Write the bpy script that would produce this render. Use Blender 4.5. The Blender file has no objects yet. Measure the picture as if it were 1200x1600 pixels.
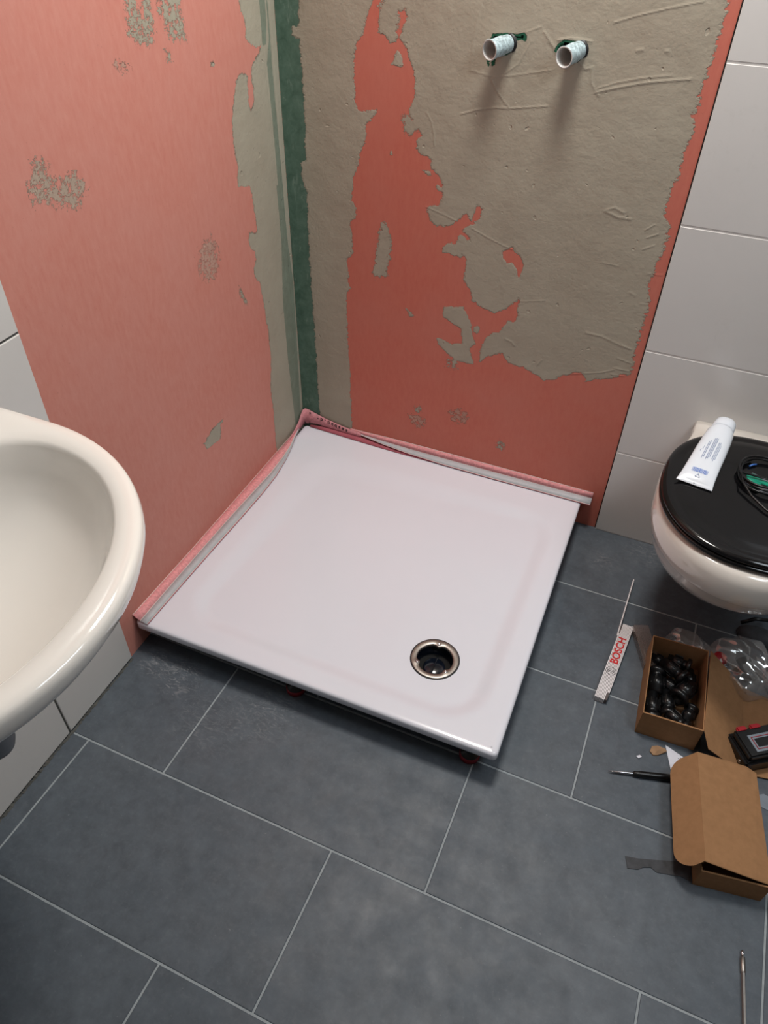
import bpy, bmesh, math, random
import numpy as np
from mathutils import Vector, Matrix
S = bpy.context.scene
C = S.collection
PI = math.pi
random.seed(7)

# ------------------------------------------------------------------ camera
cam = bpy.data.cameras.new('camera'); co = bpy.data.objects.new('camera', cam); C.objects.link(co)
co.location = (1.0156, -1.7219, 1.4735); co.rotation_euler = (0.84277, -0.01464, 0.41108)
cam.sensor_fit = 'VERTICAL'; cam.sensor_height = 32; cam.lens = 32*1145.45/1600; cam.clip_start = .02
S.camera = co
# ------------------------------------------------------------------ light
w = bpy.data.worlds.new('world'); S.world = w; w.use_nodes = True
w.node_tree.nodes['Background'].inputs[0].default_value = (.8, .9, 1, 1)
w.node_tree.nodes['Background'].inputs[1].default_value = .3
def area(name, loc, target, size, power, col, sy=None):
    l = bpy.data.lights.new(name, 'AREA'); l.energy = power; l.color = col; l.size = size
    if sy: l.shape = 'RECTANGLE'; l.size_y = sy
    o = bpy.data.objects.new(name, l); C.objects.link(o); o.location = loc
    o.rotation_euler = (Vector(target)-Vector(loc)).to_track_quat('-Z', 'Y').to_euler()
    return o
area('ceiling_lamp_light', (.70, -.37, 2.38), (.72, -.50, 0), .36, 25, (1, .965, .91))
area('cool_fill_light', (1.90, -.95, 2.05), (.6, -.9, .2), .7, 14, (.84, .93, 1), .7)  # added unseen cool fill from the upper right; no window there
S.view_settings.view_transform = 'Standard'; S.view_settings.look = 'None'
S.view_settings.exposure = 0.02; S.view_settings.gamma = 1; S.view_settings.use_curve_mapping = False

# ------------------------------------------------------------------ materials
def lin(c): return tuple(((x/255)/12.92 if x/255 <= .04045 else ((x/255+.055)/1.055)**2.4) for x in c)+(1,)
class NT:
    def __init__(s, name):
        s.m = bpy.data.materials.new(name); s.m.use_nodes = True; s.t = s.m.node_tree
        s.b = s.t.nodes['Principled BSDF']
    def n(s, ty, **k):
        x = s.t.nodes.new(ty)
        for a, b in k.items():
            if a.startswith('i_'):
                key = a[2:]; key = int(key) if key.isdigit() else key.replace('_', ' ')
                x.inputs[key].default_value = b
            else: setattr(x, a, b)
        return x
    def l(s, a, b): s.t.links.new(a, b)
    def noise(s, scale, detail=4, rough=.6, dist=0, vec=None, sc=None):
        tc = s.n('ShaderNodeTexCoord'); v = tc.outputs['Object']
        if sc:
            mp = s.n('ShaderNodeMapping'); mp.inputs['Scale'].default_value = sc; s.l(v, mp.inputs[0]); v = mp.outputs[0]
        x = s.n('ShaderNodeTexNoise'); x.inputs['Scale'].default_value = scale; x.inputs['Detail'].default_value = detail
        x.inputs['Roughness'].default_value = rough; x.inputs['Distortion'].default_value = dist
        s.l(v, x.inputs['Vector']); return x.outputs['Fac']
    def ramp(s, f, a, b, c0=0, c1=1):
        x = s.n('ShaderNodeMapRange'); x.inputs[1].default_value = a; x.inputs[2].default_value = b
        x.inputs[3].default_value = c0; x.inputs[4].default_value = c1; s.l(f, x.inputs[0]); return x.outputs[0]
    def math(s, op, a, b=0):
        x = s.n('ShaderNodeMath', operation=op)
        for i, v in enumerate((a, b)):
            if isinstance(v, (int, float)): x.inputs[i].default_value = v
            else: s.l(v, x.inputs[i])
        return x.outputs[0]
    def mix(s, f, a, b):
        x = s.n('ShaderNodeMix', data_type='RGBA')
        for k, v in ((0, f), (6, a), (7, b)):
            if isinstance(v, (int, float)): x.inputs[k].default_value = v
            elif isinstance(v, tuple): x.inputs[k].default_value = v
            else: s.l(v, x.inputs[k])
        return x.outputs[2]
    def attr(s, name): return s.n('ShaderNodeAttribute', attribute_name=name).outputs['Fac']
    def bump(s, h, dist=.001, strength=1):
        x = s.n('ShaderNodeBump'); x.inputs['Strength'].default_value = strength; x.inputs['Distance'].default_value = dist
        s.l(h, x.inputs['Height']); s.l(x.outputs[0], s.b.inputs['Normal'])
    def col(s, c):
        if isinstance(c, tuple): s.b.inputs['Base Color'].default_value = c
        else: s.l(c, s.b.inputs['Base Color'])
        return s
    def set(s, rough=None, metal=None, spec=None, coat=None):
        if rough is not None: s.b.inputs['Roughness'].default_value = rough
        if metal is not None: s.b.inputs['Metallic'].default_value = metal
        if spec is not None: s.b.inputs['Specular IOR Level'].default_value = spec
        if coat is not None: s.b.inputs['Coat Weight'].default_value = coat; s.b.inputs['Coat Roughness'].default_value = .05
        return s
def simple(name, rgb, rough=.5, metal=0, var=.06, scale=40, spec=.5, coat=0, bump=0):
    t = NT(name); c = lin(rgb); t.set(rough, metal, spec, coat)
    d = tuple(x*(1-var*2) for x in c[:3])+(1,); e = tuple(min(1, x*(1+var)) for x in c[:3])+(1,)
    nz = t.noise(scale, 3)
    t.col(t.mix(t.ramp(nz, .3, .7), d, e))
    if bump: t.bump(nz, bump)
    return t.m

def wall_board(name, pink_a, pink_b, dust, plaster_a, plaster_b, greenk):
    t = NT(name); t.set(.75, 0, .25)
    fib = t.noise(90, 4, .7, 0, sc=(1, 1, .35)); big = t.noise(5, 3)
    pink = t.mix(t.ramp(fib, .25, .75), lin(pink_a), lin(pink_b))
    pink = t.mix(t.ramp(big, .4, .75, 0, .35), pink, lin(dust))
    spk = t.noise(240, 2, .5)
    pink = t.mix(t.ramp(spk, .68, .78, 0, .25), pink, lin((110, 60, 55)))
    pla = t.mix(t.ramp(t.noise(7, 5), .3, .7), lin(plaster_a), lin(plaster_b))
    pla = t.mix(t.ramp(t.noise(35, 4, .7), .55, .85, 0, .3), pla, lin((176, 168, 152)))
    gz = t.noise(30, 5, .7, .4)
    grn = t.mix(t.ramp(gz, .3, .7), lin((70, 96, 82)), lin((98, 124, 110)))
    grn = t.mix(t.ramp(t.noise(60, 5, .75, .8, sc=(1, 1, .25)), .58, .8, 0, .6), grn, lin((160, 178, 164)))
    jag = t.math('SUBTRACT', t.noise(330, 3, .7), .5)
    jag2 = t.math('SUBTRACT', t.noise(90, 2, .6), .5)
    jag3 = t.math('DIVIDE', t.math('MULTIPLY', t.math('SUBTRACT', t.noise(38, 3, .6), .5), 3.2), t.attr('pa'))
    j = t.math('MULTIPLY', t.math('ADD', t.math('ADD', jag, jag3), t.math('MULTIPLY', jag2, 1.3)), t.attr('pa'))
    v = t.math('ADD', t.attr('pl'), t.math('MULTIPLY', j, 4.2))
    f = t.ramp(v, -.25, .25)
    thick = t.ramp(v, -.4, 3.0)
    # plaster that is scraped thin is a little see-through
    g = t.ramp(t.math('ADD', t.attr('gr'), t.math('MULTIPLY', jag2, 5)), -.8, .8)
    c = t.mix(g, pink, grn); c = t.mix(t.math('MULTIPLY', f, t.attr('po')), c, pla)
    c = t.mix(t.math('MULTIPLY', t.math('MULTIPLY', g, f), t.ramp(t.attr('gl'), 0, 1, 0, .62)), c, grn)
    hv = t.math('ADD', t.attr('ho'), t.math('MULTIPLY', jag, 6)); hf = t.ramp(hv, -.2, .3)
    c = t.mix(hf, c, lin((30, 84, 62)))
    t.col(c)
    rid = t.math('SUBTRACT', t.attr('ri'), t.math('MULTIPLY', t.ramp(hv, -.6, .6), 2.5))
    h = t.math('ADD', t.math('MULTIPLY', thick, .9), rid)
    h = t.math('ADD', h, t.math('MULTIPLY', t.math('MULTIPLY', t.noise(120, 5, .75), f), .8))
    h = t.math('ADD', h, t.math('MULTIPLY', t.math('MULTIPLY', t.noise(12, 4, .6), f), 3.4))
    h = t.math('ADD', h, t.math('MULTIPLY', fib, .15))
    pit = t.ramp(t.noise(60, 1, .3), .74, .80, 0, -1.2)
    h = t.math('ADD', h, t.math('MULTIPLY', pit, f))
    t.bump(h, .001)
    return t.m

# plaster smears trodden into the floor tiles: x, y, radius, strength
SCUFF = [(.165, -.945, .07, .9), (.085, -.935, .05, .8), (.41, -.95, .10, .45), (1.13, -.05, .07, .5), (1.02, -.13, .06, .35), (.30, -1.02, .12, .3)]
def tile_mat(name, a, b, rough, dirt=0, fine=0, dust=(150, 155, 160), dustk=.0, bump=.0, scuffs=()):
    t = NT(name); t.set(rough, 0, .5)
    c = t.mix(t.ramp(t.noise(3.2, 6, .65), .3, .72), lin(a), lin(b))
    if fine:
        c = t.mix(t.ramp(t.noise(22, 6, .7), .35, .75, 0, fine), c, lin(tuple(int(x*.68) for x in a)))
        c = t.mix(t.ramp(t.noise(160, 2, .5), .7, .8, 0, .35), c, lin(dust))
    if dustk:
        m = t.math('MULTIPLY', t.ramp(t.noise(2.6, 3, .5), .5, .68), t.ramp(t.noise(38, 6, .75, 1.5), .54, .72, 0, dustk))
        c = t.mix(m, c, lin(dust))
    if scuffs:
        geo = t.n('ShaderNodeTexCoord').outputs['Object']; sm = t.noise(30, 6, .8, 2.2, sc=(1, 2.2, 1))
        for (x, y, rad, k) in scuffs:
            vd = t.n('ShaderNodeVectorMath', operation='DISTANCE'); t.l(geo, vd.inputs[0]); vd.inputs[1].default_value = (x, y, 0)
            m = t.math('MULTIPLY', t.ramp(vd.outputs['Value'], rad*.2, rad, 1, 0), t.ramp(sm, .50, .66, 0, k)); c = t.mix(m, c, lin((170, 172, 174)))
        c = t.mix(t.ramp(t.noise(70, 6, .8), .5, .8, 0, .28), c, lin((128, 134, 140)))
    rn = t.attr('rnd'); c2 = t.mix(t.ramp(rn, 0, 1, 0, .16), c, lin(b)); t.col(c2)
    t.l(t.ramp(t.noise(14, 5), .3, .7, rough*.85, rough*1.25), t.b.inputs['Roughness'])
    if bump: t.bump(t.noise(8, 3), bump)
    return t.m

M = dict(
    board_b=wall_board('wall_board_back', (198, 116, 99), (191, 105, 90), (194, 128, 114), (167, 160, 144), (159, 150, 134), 1.),
    board_l=wall_board('wall_board_left_lit', (204, 141, 127), (196, 125, 112), (203, 147, 137), (168, 164, 148), (160, 154, 138), .5),  # same board made paler: grazing light put into the colour, plus some dust
    floor=tile_mat('slate_tile', (78, 88, 98), (94, 102, 110), .52, fine=.65, dustk=.1, bump=.0006, scuffs=SCUFF),
    grout=simple('floor_grout', (158, 166, 170), .9, scale=60, var=.08),
    wtile=tile_mat('white_wall_tile', (210, 208, 205), (215, 213, 210), .18, dustk=.25, dust=(180, 178, 170)),
    wgrout=simple('white_grout', (226, 223, 218), .8),
    dgrout=simple('dark_grout', (92, 92, 88), .9, var=.15),
    paint=simple('white_paint', (225, 222, 216), .8, var=.02),
    paintd=simple('low_bounce_paint', (134, 132, 130), .8, var=.02),  # unseen right and front walls, darkened to cut bounce light
    core=simple('green_board_core', (28, 82, 58), .9, var=.2, scale=120),
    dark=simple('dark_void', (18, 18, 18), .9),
    acrylic=simple('white_acrylic', (229, 231, 240), .2, var=.008, scale=3, coat=.3),
    ceramic=simple('warm_ceramic', (234, 229, 222), .09, var=.01, scale=4, coat=.5),
    ceramic_cool=simple('white_ceramic', (222, 216, 208), .12, var=.02, scale=5, coat=.4),
    blacklid=simple('black_gloss', (13, 13, 15), .12, var=.15, scale=9, spec=.35, coat=.15),
    steel=simple('brushed_steel', (170, 164, 158), .4, 1, .06, 90),
    chrome=simple('chrome', (205, 205, 208), .12, 1, .03),
    rubber=simple('black_rubber', (22, 22, 24), .5, var=.2),
    blackp=simple('black_plastic', (17, 18, 20), .3, var=.2, scale=60),
    cup=simple('dark_cup', (20, 26, 38), .15, var=.3, scale=30),
    footred=simple('foot_red', (128, 22, 36), .5),
    redp=simple('red_plastic', (166, 30, 42), .4),
    pvc=simple('pvc_white', (214, 214, 210), .45, var=.05),
    pipeout=simple('dusty_blue_pipe', (176, 196, 202), .6, var=.28, scale=150),
    fleece=simple('pink_fleece', (234, 160, 162), .9, var=.12, scale=160),
    fleece_d=simple('pink_tape_edge', (176, 92, 104), .8, var=.1),
    fleece2=simple('printed_fleece', (214, 144, 150), .85, var=.12, scale=110),
    strip=simple('grey_butyl', (186, 190, 194), .55, var=.04),
    linew=simple('pale_liner', (232, 214, 208), .7, var=.03),
    ink=simple('dark_ink', (52, 26, 32), .7),
    card=simple('kraft_card', (158, 119, 84), .85, var=.05, scale=70, spec=.2),
    wood=simple('painted_white_wood', (236, 232, 234), .45, var=.04),
    gap=simple('rule_gap', (96, 88, 88), .8),
    redink=simple('red_ink', (204, 32, 36), .5),
    blackink=simple('black_ink', (34, 34, 38), .6),
    blueink=simple('blue_ink', (92, 124, 196), .5),
    greyink=simple('grey_ink', (128, 142, 176), .6),
    tubew=simple('white_tube', (226, 232, 240), .25, var=.01, coat=.3),
    greenp=simple('green_plastic', (22, 150, 120), .35, var=.15),
    grayfilm=simple('grey_film', (112, 114, 124), .35, var=.1),
    bluew=simple('blue_wire', (60, 110, 190), .4),
    paper=simple('white_paper', (226, 228, 238), .8, var=.02),
    scrap=simple('brown_scrap', (170, 136, 104), .9, var=.12),
    felt=simple('grey_strip', (62, 64, 68), .7, var=.15, scale=80),
    siphon=simple('grey_siphon', (112, 116, 122), .35, .3),
    labelw=simple('grey_label', (130, 140, 150), .4),
)
def film(name, rgb, alpha, rough=.15, cr=.18):
    t = NT(name); m = t.m; tr = t.n('ShaderNodeBsdfTransparent'); tr.inputs[0].default_value = (.8, .8, .8, 1)
    t.b.inputs['Base Color'].default_value = lin(rgb); t.b.inputs['Roughness'].default_value = rough
    fr = t.n('ShaderNodeLayerWeight'); fr.inputs[0].default_value = .35
    mx = t.n('ShaderNodeMixShader'); t.l(t.ramp(fr.outputs['Facing'], 0, 1, alpha, min(1, alpha+.4)), mx.inputs[0])
    t.l(tr.outputs[0], mx.inputs[1]); t.l(t.b.outputs[0], mx.inputs[2])
    gl = t.n('ShaderNodeBsdfGlossy'); gl.inputs['Color'].default_value = (.22, .22, .22, 1); gl.inputs['Roughness'].default_value = rough
    ad = t.n('ShaderNodeAddShader'); t.l(mx.outputs[0], ad.inputs[0]); t.l(gl.outputs[0], ad.inputs[1])
    t.l(ad.outputs[0], t.t.nodes['Material Output'].inputs[0])
    t.bump(t.noise(26, 5, .65, 1.6), .012, cr)
    return m
M['clear'] = film('clear_film', (170, 174, 176), .12, .08, .35)
M['clearbox'] = film('clear_hard_plastic', (104, 88, 80), .16, .12, .3)

# ------------------------------------------------------------------ mesh helpers
class MB:
    def __init__(s): s.v = []; s.f = []; s.mi = []; s.mats = []; s.cur = 0; s.sm = []
    def use(s, m):
        if m not in s.mats: s.mats.append(m)
        s.cur = s.mats.index(m); return s
    def add(s, verts, faces, smooth=False):
        o = len(s.v); s.v += [tuple(p) for p in verts]
        for f in faces: s.f.append([i+o for i in f]); s.mi.append(s.cur); s.sm.append(smooth)
        return s
    def box(s, a, b, ch=0, mat4=None):
        (x0, y0, z0), (x1, y1, z1) = a, b
        bm = bmesh.new(); bmesh.ops.create_cube(bm, size=1)
        for v in bm.verts: v.co = Vector(((x0+x1)/2+v.co.x*(x1-x0), (y0+y1)/2+v.co.y*(y1-y0), (z0+z1)/2+v.co.z*(z1-z0)))
        if ch: bmesh.ops.bevel(bm, geom=bm.edges[:], offset=ch, segments=2, affect='EDGES')
        s.bm(bm, mat4); return s
    def bm(s, bm, mat4=None, smooth=False):
        bm.verts.index_update()
        vs = [(mat4 @ v.co if mat4 else v.co.copy()) for v in bm.verts]
        s.add(vs, [[v.index for v in f.verts] for f in bm.faces], smooth); bm.free()
    def loft(s, rings, closed=True, cap0=False, cap1=False, smooth=True):
        n = len(rings[0]); vs = [p for r in rings for p in r]; fs = []
        for i in range(len(rings)-1):
            for j in range(n if closed else n-1):
                k = (j+1) % n; fs.append([i*n+j, i*n+k, (i+1)*n+k, (i+1)*n+j])
        if cap0: fs.append(list(range(n))[::-1])
        if cap1: fs.append([(len(rings)-1)*n+j for j in range(n)])
        s.add(vs, fs, smooth); return s
    def lathe(s, prof, origin=(0, 0, 0), axis=(0, 0, 1), n=28, smooth=True, cap0=False, cap1=False):
        q = Vector((0, 0, 1)).rotation_difference(Vector(axis).normalized()); o = Vector(origin)
        rings = [[o+q @ Vector((r*math.cos(2*PI*j/n), r*math.sin(2*PI*j/n), h)) for j in range(n)] for r, h in prof]
        return s.loft(rings, True, cap0, cap1, smooth)
    def tube(s, pts, r, n=8):
        pts = [Vector(p) for p in pts]; rings = []
        up = Vector((0, 0, 1))
        for i, p in enumerate(pts):
            d = (pts[min(i+1, len(pts)-1)]-pts[max(i-1, 0)]).normalized()
            a = d.cross(up)
            if a.length < 1e-4: a = d.cross(Vector((1, 0, 0)))
            a.normalize(); b = d.cross(a)
            rings.append([p+a*r*math.cos(2*PI*j/n)+b*r*math.sin(2*PI*j/n) for j in range(n)])
        return s.loft(rings, True, True, True)
    def build(s, name, mat=None, parent=None, kind=None, loc=None, rotz=0):
        me = bpy.data.meshes.new(name); me.from_pydata([tuple(v) for v in s.v], [], s.f)
        mats = s.mats if s.mats else [mat]
        for m in mats: me.materials.append(M[m] if isinstance(m, str) else m)
        me.polygons.foreach_set('material_index', s.mi); me.polygons.foreach_set('use_smooth', s.sm)
        me.update()
        bm = bmesh.new(); bm.from_mesh(me)
        if len(bm.faces) < 60000: bmesh.ops.recalc_face_normals(bm, faces=bm.faces); bm.to_mesh(me)
        bm.free()
        o = bpy.data.objects.new(name, me); C.objects.link(o)
        if parent: o.parent = parent
        if kind: o['kind'] = kind
        if loc: o.location = loc
        o.rotation_euler.z = rotz
        return o
def thing(name, label, cat, loc=(0, 0, 0), rotz=0, group=None):
    o = bpy.data.objects.new(name, None); C.objects.link(o); o.location = loc; o.rotation_euler.z = rotz; o.empty_display_size = .02
    return tag(o, label, cat, group)
def tag(o, label, cat, group=None):
    o['label'] = label; o['category'] = cat
    if group: o['group'] = group
    return o
def subsurf(o, n=1):
    m = o.modifiers.new('s', 'SUBSURF'); m.levels = n; m.render_levels = n; return o
def text_mesh(txt, size, mat, name, parent, mat4, extrude=.0002, bold=0):
    cu = bpy.data.curves.new(name, 'FONT'); cu.body = txt; cu.size = size; cu.extrude = extrude; cu.offset = bold
    cu.align_x = 'CENTER'; cu.align_y = 'CENTER'
    tmp = bpy.data.objects.new('tmp', cu); C.objects.link(tmp); bpy.context.view_layer.update()
    me = bpy.data.meshes.new_from_object(tmp.evaluated_get(bpy.context.evaluated_depsgraph_get()))
    bpy.data.objects.remove(tmp); me.transform(mat4); me.materials.clear(); me.materials.append(M[mat]); me.name = name
    o = bpy.data.objects.new(name, me); C.objects.link(o); o.parent = parent
    return o

# traced outlines in wall millimetres (along the wall, height)
LEFT_PLASTER=[(2.5,[(146,2400),(147,1233),(133,1214),(135,1180),(116,1163),(75,1157),(87,1143),(118,1129),(126,1116),(123,1080),(125,1054),(142,1042),(148,1053),(145,1084),(142,1111),(159,1119),(181,1118),(195,1105),(211,1071),(227,1037),(228,985),(224,943),(228,902),(204,891),(178,885),(172,856),(168,801),(166,777),(179,778),(205,788),(212,770),(204,746),(188,733),(186,711),(200,692),(199,664),(179,649),(173,611),(169,555),(160,493),(163,416),(180,320),(177,252),(181,114),(164,13),(5,-7),(8,148),(4,648),(11,2400)]),
(9,[(502,2400),(515,1273),(517,1253),(521,1241),(495,1223),(458,1219),(449,1245),(449,1281),(455,2400),(471,1253),(487,1271),(490,2400)]),
(8,[(401,2400),(424,1262),(413,1246),(411,1223),(389,1214),(351,1212),(359,1221),(342,2400)]),
(12,[(807,1107),(788,1101),(792,1082),(773,1064),(733,1069),(715,1048),(730,1018),(756,1023),(788,1039),(833,1056),(831,1075)]),
(14,[(392,827),(371,828),(355,806),(351,767),(371,744),(400,746),(420,771),(422,801),(409,821)]),
(2,[(422,376),(440,366),(450,327),(512,338),(523,362),(478,376)]),
(2,[(281,1158),(271,1158),(265,1152),(273,1149),(283,1151)]),
(10,[(572,1203),(546,1201),(540,1192),(550,1190),(564,1196)]),
(5,[(278,678),(267,659),(247,619),(259,624),(277,656)]),
(8,[(426,1200),(411,1193),(410,1184),(420,1186)]),
]
LEFT_GREEN=[(2,[(62,2400),(37,2400),(40,1203),(49,1156),(67,1156),(65,1194)]),
(2,[(23,2400),(18,2400),(30,1128),(27,1007),(20,826),(20,692),(22,603),(40,610),(45,718),(46,895),(48,1012),(53,1119),(35,1166)]),
(3,[(53,852),(51,703),(69,548),(67,365),(53,115),(15,91),(7,377),(3,576),(16,691),(21,778),(34,846)]),
]
BACK_PLASTER=[(2.5,[(63,2400),(61,1202),(59,1188),(41,1186),(41,1170),(60,1163),(63,1076),(62,980),(60,906),(45,897),(45,866),(57,828),(55,659),(57,529),(60,344),(61,209),(66,62),(177,45),(178,128),(173,250),(173,329),(168,421),(166,497),(167,576),(179,588),(172,609),(174,627),(169,667),(187,691),(187,722),(181,775),(194,781),(199,800),(187,832),(189,863),(202,908),(207,925),(216,955),(230,981),(225,1005),(256,1036),(254,1041),(207,1030),(199,1054),(198,1105),(197,1145),(205,1168),(218,1183),(224,1204),(234,1229),(243,1249),(248,2400)]),
(2.5,[(274,2400),(269,1233),(254,1215),(257,1192),(274,1185),(285,1173),(297,1176),(303,1186),(299,1207),(296,1218),(301,1232),(316,1235),(321,1222),(314,1206),(306,1186),(318,1173),(331,1150),(339,1133),(347,1103),(345,1077),(338,1057),(332,1048),(336,1031),(349,1019),(361,1007),(369,998),(357,986),(355,969),(365,959),(384,955),(393,949),(395,932),(411,916),(423,903),(426,885),(426,867),(420,851),(386,841),(391,831),(399,809),(410,800),(442,802),(458,806),(475,824),(491,842),(499,827),(507,823),(513,865),(531,857),(525,837),(511,821),(503,817),(484,798),(503,787),(507,777),(499,777),(485,787),(475,784),(472,764),(451,764),(437,749),(438,738),(464,734),(476,734),(487,725),(492,739),(502,728),(498,675),(516,655),(527,626),(558,611),(590,605),(616,623),(643,649),(646,662),(651,651),(643,625),(653,610),(644,595),(627,592),(612,560),(578,539),(567,514),(563,486),(564,455),(585,478),(624,497),(643,471),(686,468),(732,452),(745,444),(773,457),(794,472),(821,488),(844,488),(853,470),(891,487),(922,497),(931,510),(955,516),(955,548),(951,584),(952,627),(953,663),(951,708),(942,750),(945,777),(947,804),(950,819),(952,838),(953,860),(956,888),(934,906),(934,932),(937,962),(943,986),(942,1011),(942,1036),(944,1054),(951,1069),(947,1090),(936,1102),(945,1112),(941,1116),(945,1129),(940,1139),(943,1153),(944,1175),(947,1197),(947,1226),(949,1246),(948,1268),(945,1292),(944,2400)]),
(1.5,[(302,1164),(287,1133),(318,1130),(314,1149)]),
(5,[(272,795),(285,777),(298,741),(292,690),(286,643),(247,636),(252,693),(262,753)]),
(2,[(449,593),(505,605),(530,558),(537,526),(548,506),(533,492),(549,443),(493,444),(444,481),(437,497),(450,502),(482,490),(510,501),(503,539),(477,552),(451,566)]),
(2,[(538,550),(548,560),(556,551),(550,538),(541,540)]),
(2,[(344,566),(371,549),(356,546)]),
(10,[(369,224),(399,233),(421,216),(401,194),(380,199)]),
(10,[(492,270),(522,290),(546,279),(545,252),(506,245)]),
(8,[(646,214),(665,215),(664,192),(647,191)]),
(8,[(384,258),(400,269),(401,249),(389,246)]),
(6,[(317,1033),(329,1039),(355,1026),(359,1007),(337,995),(324,1003)]),
(2,[(407,896),(420,895),(428,883),(418,882)]),
(2,[(371,923),(393,923),(398,914),(386,915)]),
(5,[(257,1244),(280,1249),(306,1219),(300,1190),(279,1182),(257,1204)]),
(2,[(290,954),(295,955),(295,946),(290,946)]),
(2,[(603,754),(610,755),(613,748),(605,745)]),
(9,[(474,445),(497,447),(499,421),(476,421)]),
]
BACK_BARE=[(1,[(612,781),(593,765),(594,748),(605,738),(615,742),(632,729),(638,710),(643,726),(646,743),(631,765),(621,770)]),
]
PIPE_HOLES=[[(509,1199),(513,1208),(540,1211),(564,1211),(580,1215),(586,1208),(585,1199),(575,1202),(563,1199),(567,1191),(560,1181),(548,1173),(532,1169),(514,1177)],
[(504,1165),(525,1167),(524,1153),(517,1150),(516,1159),(511,1158),(513,1150),(509,1149)],
[(651,1201),(662,1209),(692,1208),(706,1210),(710,1195),(704,1181),(695,1172),(666,1176),(651,1184),(644,1188)],
]
RIDGES=[(0.8,2,[(458,1053),(494,1065),(536,1074),(565,1075),(613,1083),(647,1088)]),
(0.8,2,[(519,1127),(532,1108),(549,1091),(565,1077)]),
(0.7,2,[(377,1047),(389,1030),(397,1004),(400,980)]),
(0.6,2,[(386,841),(428,831),(465,820)]),
(0.7,2,[(509,808),(546,794),(588,781),(613,775)]),
(1,2.5,[(741,1123),(778,1134),(826,1147),(861,1154),(917,1163)]),
(0.6,2,[(738,1128),(776,1143),(823,1156),(882,1166)]),
(0.7,2,[(753,1244),(798,1259),(853,1274),(906,1287)]),
(0.9,3,[(826,602),(865,601),(898,592),(939,583)]),
(0.9,2.5,[(651,1184),(644,1193),(619,1219)]),
(1,2.5,[(650,1207),(672,1212),(717,1210)]),
(0.8,2.5,[(699,1172),(714,1162),(726,1166),(730,1139),(749,1118)]),
(0.5,2,[(547,1139),(574,1159),(595,1201)]),
(0.5,2,[(472,1139),(522,1131),(564,1137),(643,1154)]),
(0.4,3,[(479,1242),(473,1197),(472,1139)]),
(0.5,2,[(584,1216),(611,1227)]),
(1,3,[(810,896),(840,887),(868,887)]),
(0.8,2.5,[(813,899),(829,906),(851,898)]),
(0.8,2,[(904,869),(920,883)]),
(0.8,2,[(911,853),(933,865)]),
(0.8,2,[(910,827),(931,839)]),
(0.9,2,[(915,552),(948,546)]),
(0.9,2,[(913,524),(948,524)]),
(0.9,2,[(909,505),(941,507)]),
(0.8,2,[(800,477),(885,504),(914,519)]),
(0.8,3,[(721,486),(728,501)]),
(1,3,[(627,539),(645,534),(652,526)]),
(0.8,3,[(806,1201),(817,1204)]),
(0.8,3,[(860,1205),(864,1205)]),
(0.6,2,[(650,649),(710,663)]),
(0.5,2,[(934,775),(965,777)]),
(0.7,3,[(906,723),(918,718)]),
(0.5,2,[(934,701),(951,703)]),
(0.5,2,[(827,782),(864,780)]),
]

# ------------------------------------------------------------------ wall surfaces
def sdf_poly(P, X, Z):
    """signed distance (+ inside) in mm to a closed polygon, also outside test"""
    P = np.array(P, float); n = len(P); d2 = np.full(X.shape, 1e12); ins = np.zeros(X.shape, bool)
    for i in range(n):
        a = P[i]; b = P[(i+1) % n]; e = b-a; L2 = e@e+1e-9
        t = np.clip(((X-a[0])*e[0]+(Z-a[1])*e[1])/L2, 0, 1)
        d2 = np.minimum(d2, (X-a[0]-t*e[0])**2+(Z-a[1]-t*e[1])**2)
        c = ((a[1] <= Z) & (b[1] > Z)) | ((b[1] <= Z) & (a[1] > Z))
        with np.errstate(divide='ignore', invalid='ignore'):
            xi = a[0]+(Z-a[1])/(b[1]-a[1]+1e-12)*e[0]
        ins ^= c & (X < xi)
    return np.where(ins, 1, -1)*np.sqrt(d2)
def line_dist(P, X, Z):
    P = np.array(P, float); d2 = np.full(X.shape, 1e12)
    for i in range(len(P)-1):
        a = P[i]; e = P[i+1]-a; t = np.clip(((X-a[0])*e[0]+(Z-a[1])*e[1])/(e@e+1e-9), 0, 1)
        d2 = np.minimum(d2, (X-a[0]-t*e[0])**2+(Z-a[1]-t*e[1])**2)
    return np.sqrt(d2)
def teeth(P):
    out = []; r = random.Random(9)
    for a, b in zip(P, P[1:]+P[:1]):
        out.append(a)
        if a[0] > 870 and b[0] > 870 and 310 < min(a[1], b[1]) and max(a[1], b[1]) < 2000 and abs(b[1]-a[1]) > abs(b[0]-a[0]):
            n = max(1, int(abs(b[1]-a[1])/9))
            for k in range(n):
                for t, o in (((k+.55)/n, r.uniform(1.5, 5)), ((k+.75)/n, -r.uniform(1, 3.5))):
                    out.append((a[0]+(b[0]-a[0])*t+o, a[1]+(b[1]-a[1])*t))
    return out
BACK_PLASTER[1] = (BACK_PLASTER[1][0], teeth(BACK_PLASTER[1][1]))
LEFT_PLASTER[0] = (LEFT_PLASTER[0][0], [(-6 if u < 14 and i > 25 else u, z) for i, (u, z) in enumerate(LEFT_PLASTER[0][1])])
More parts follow.
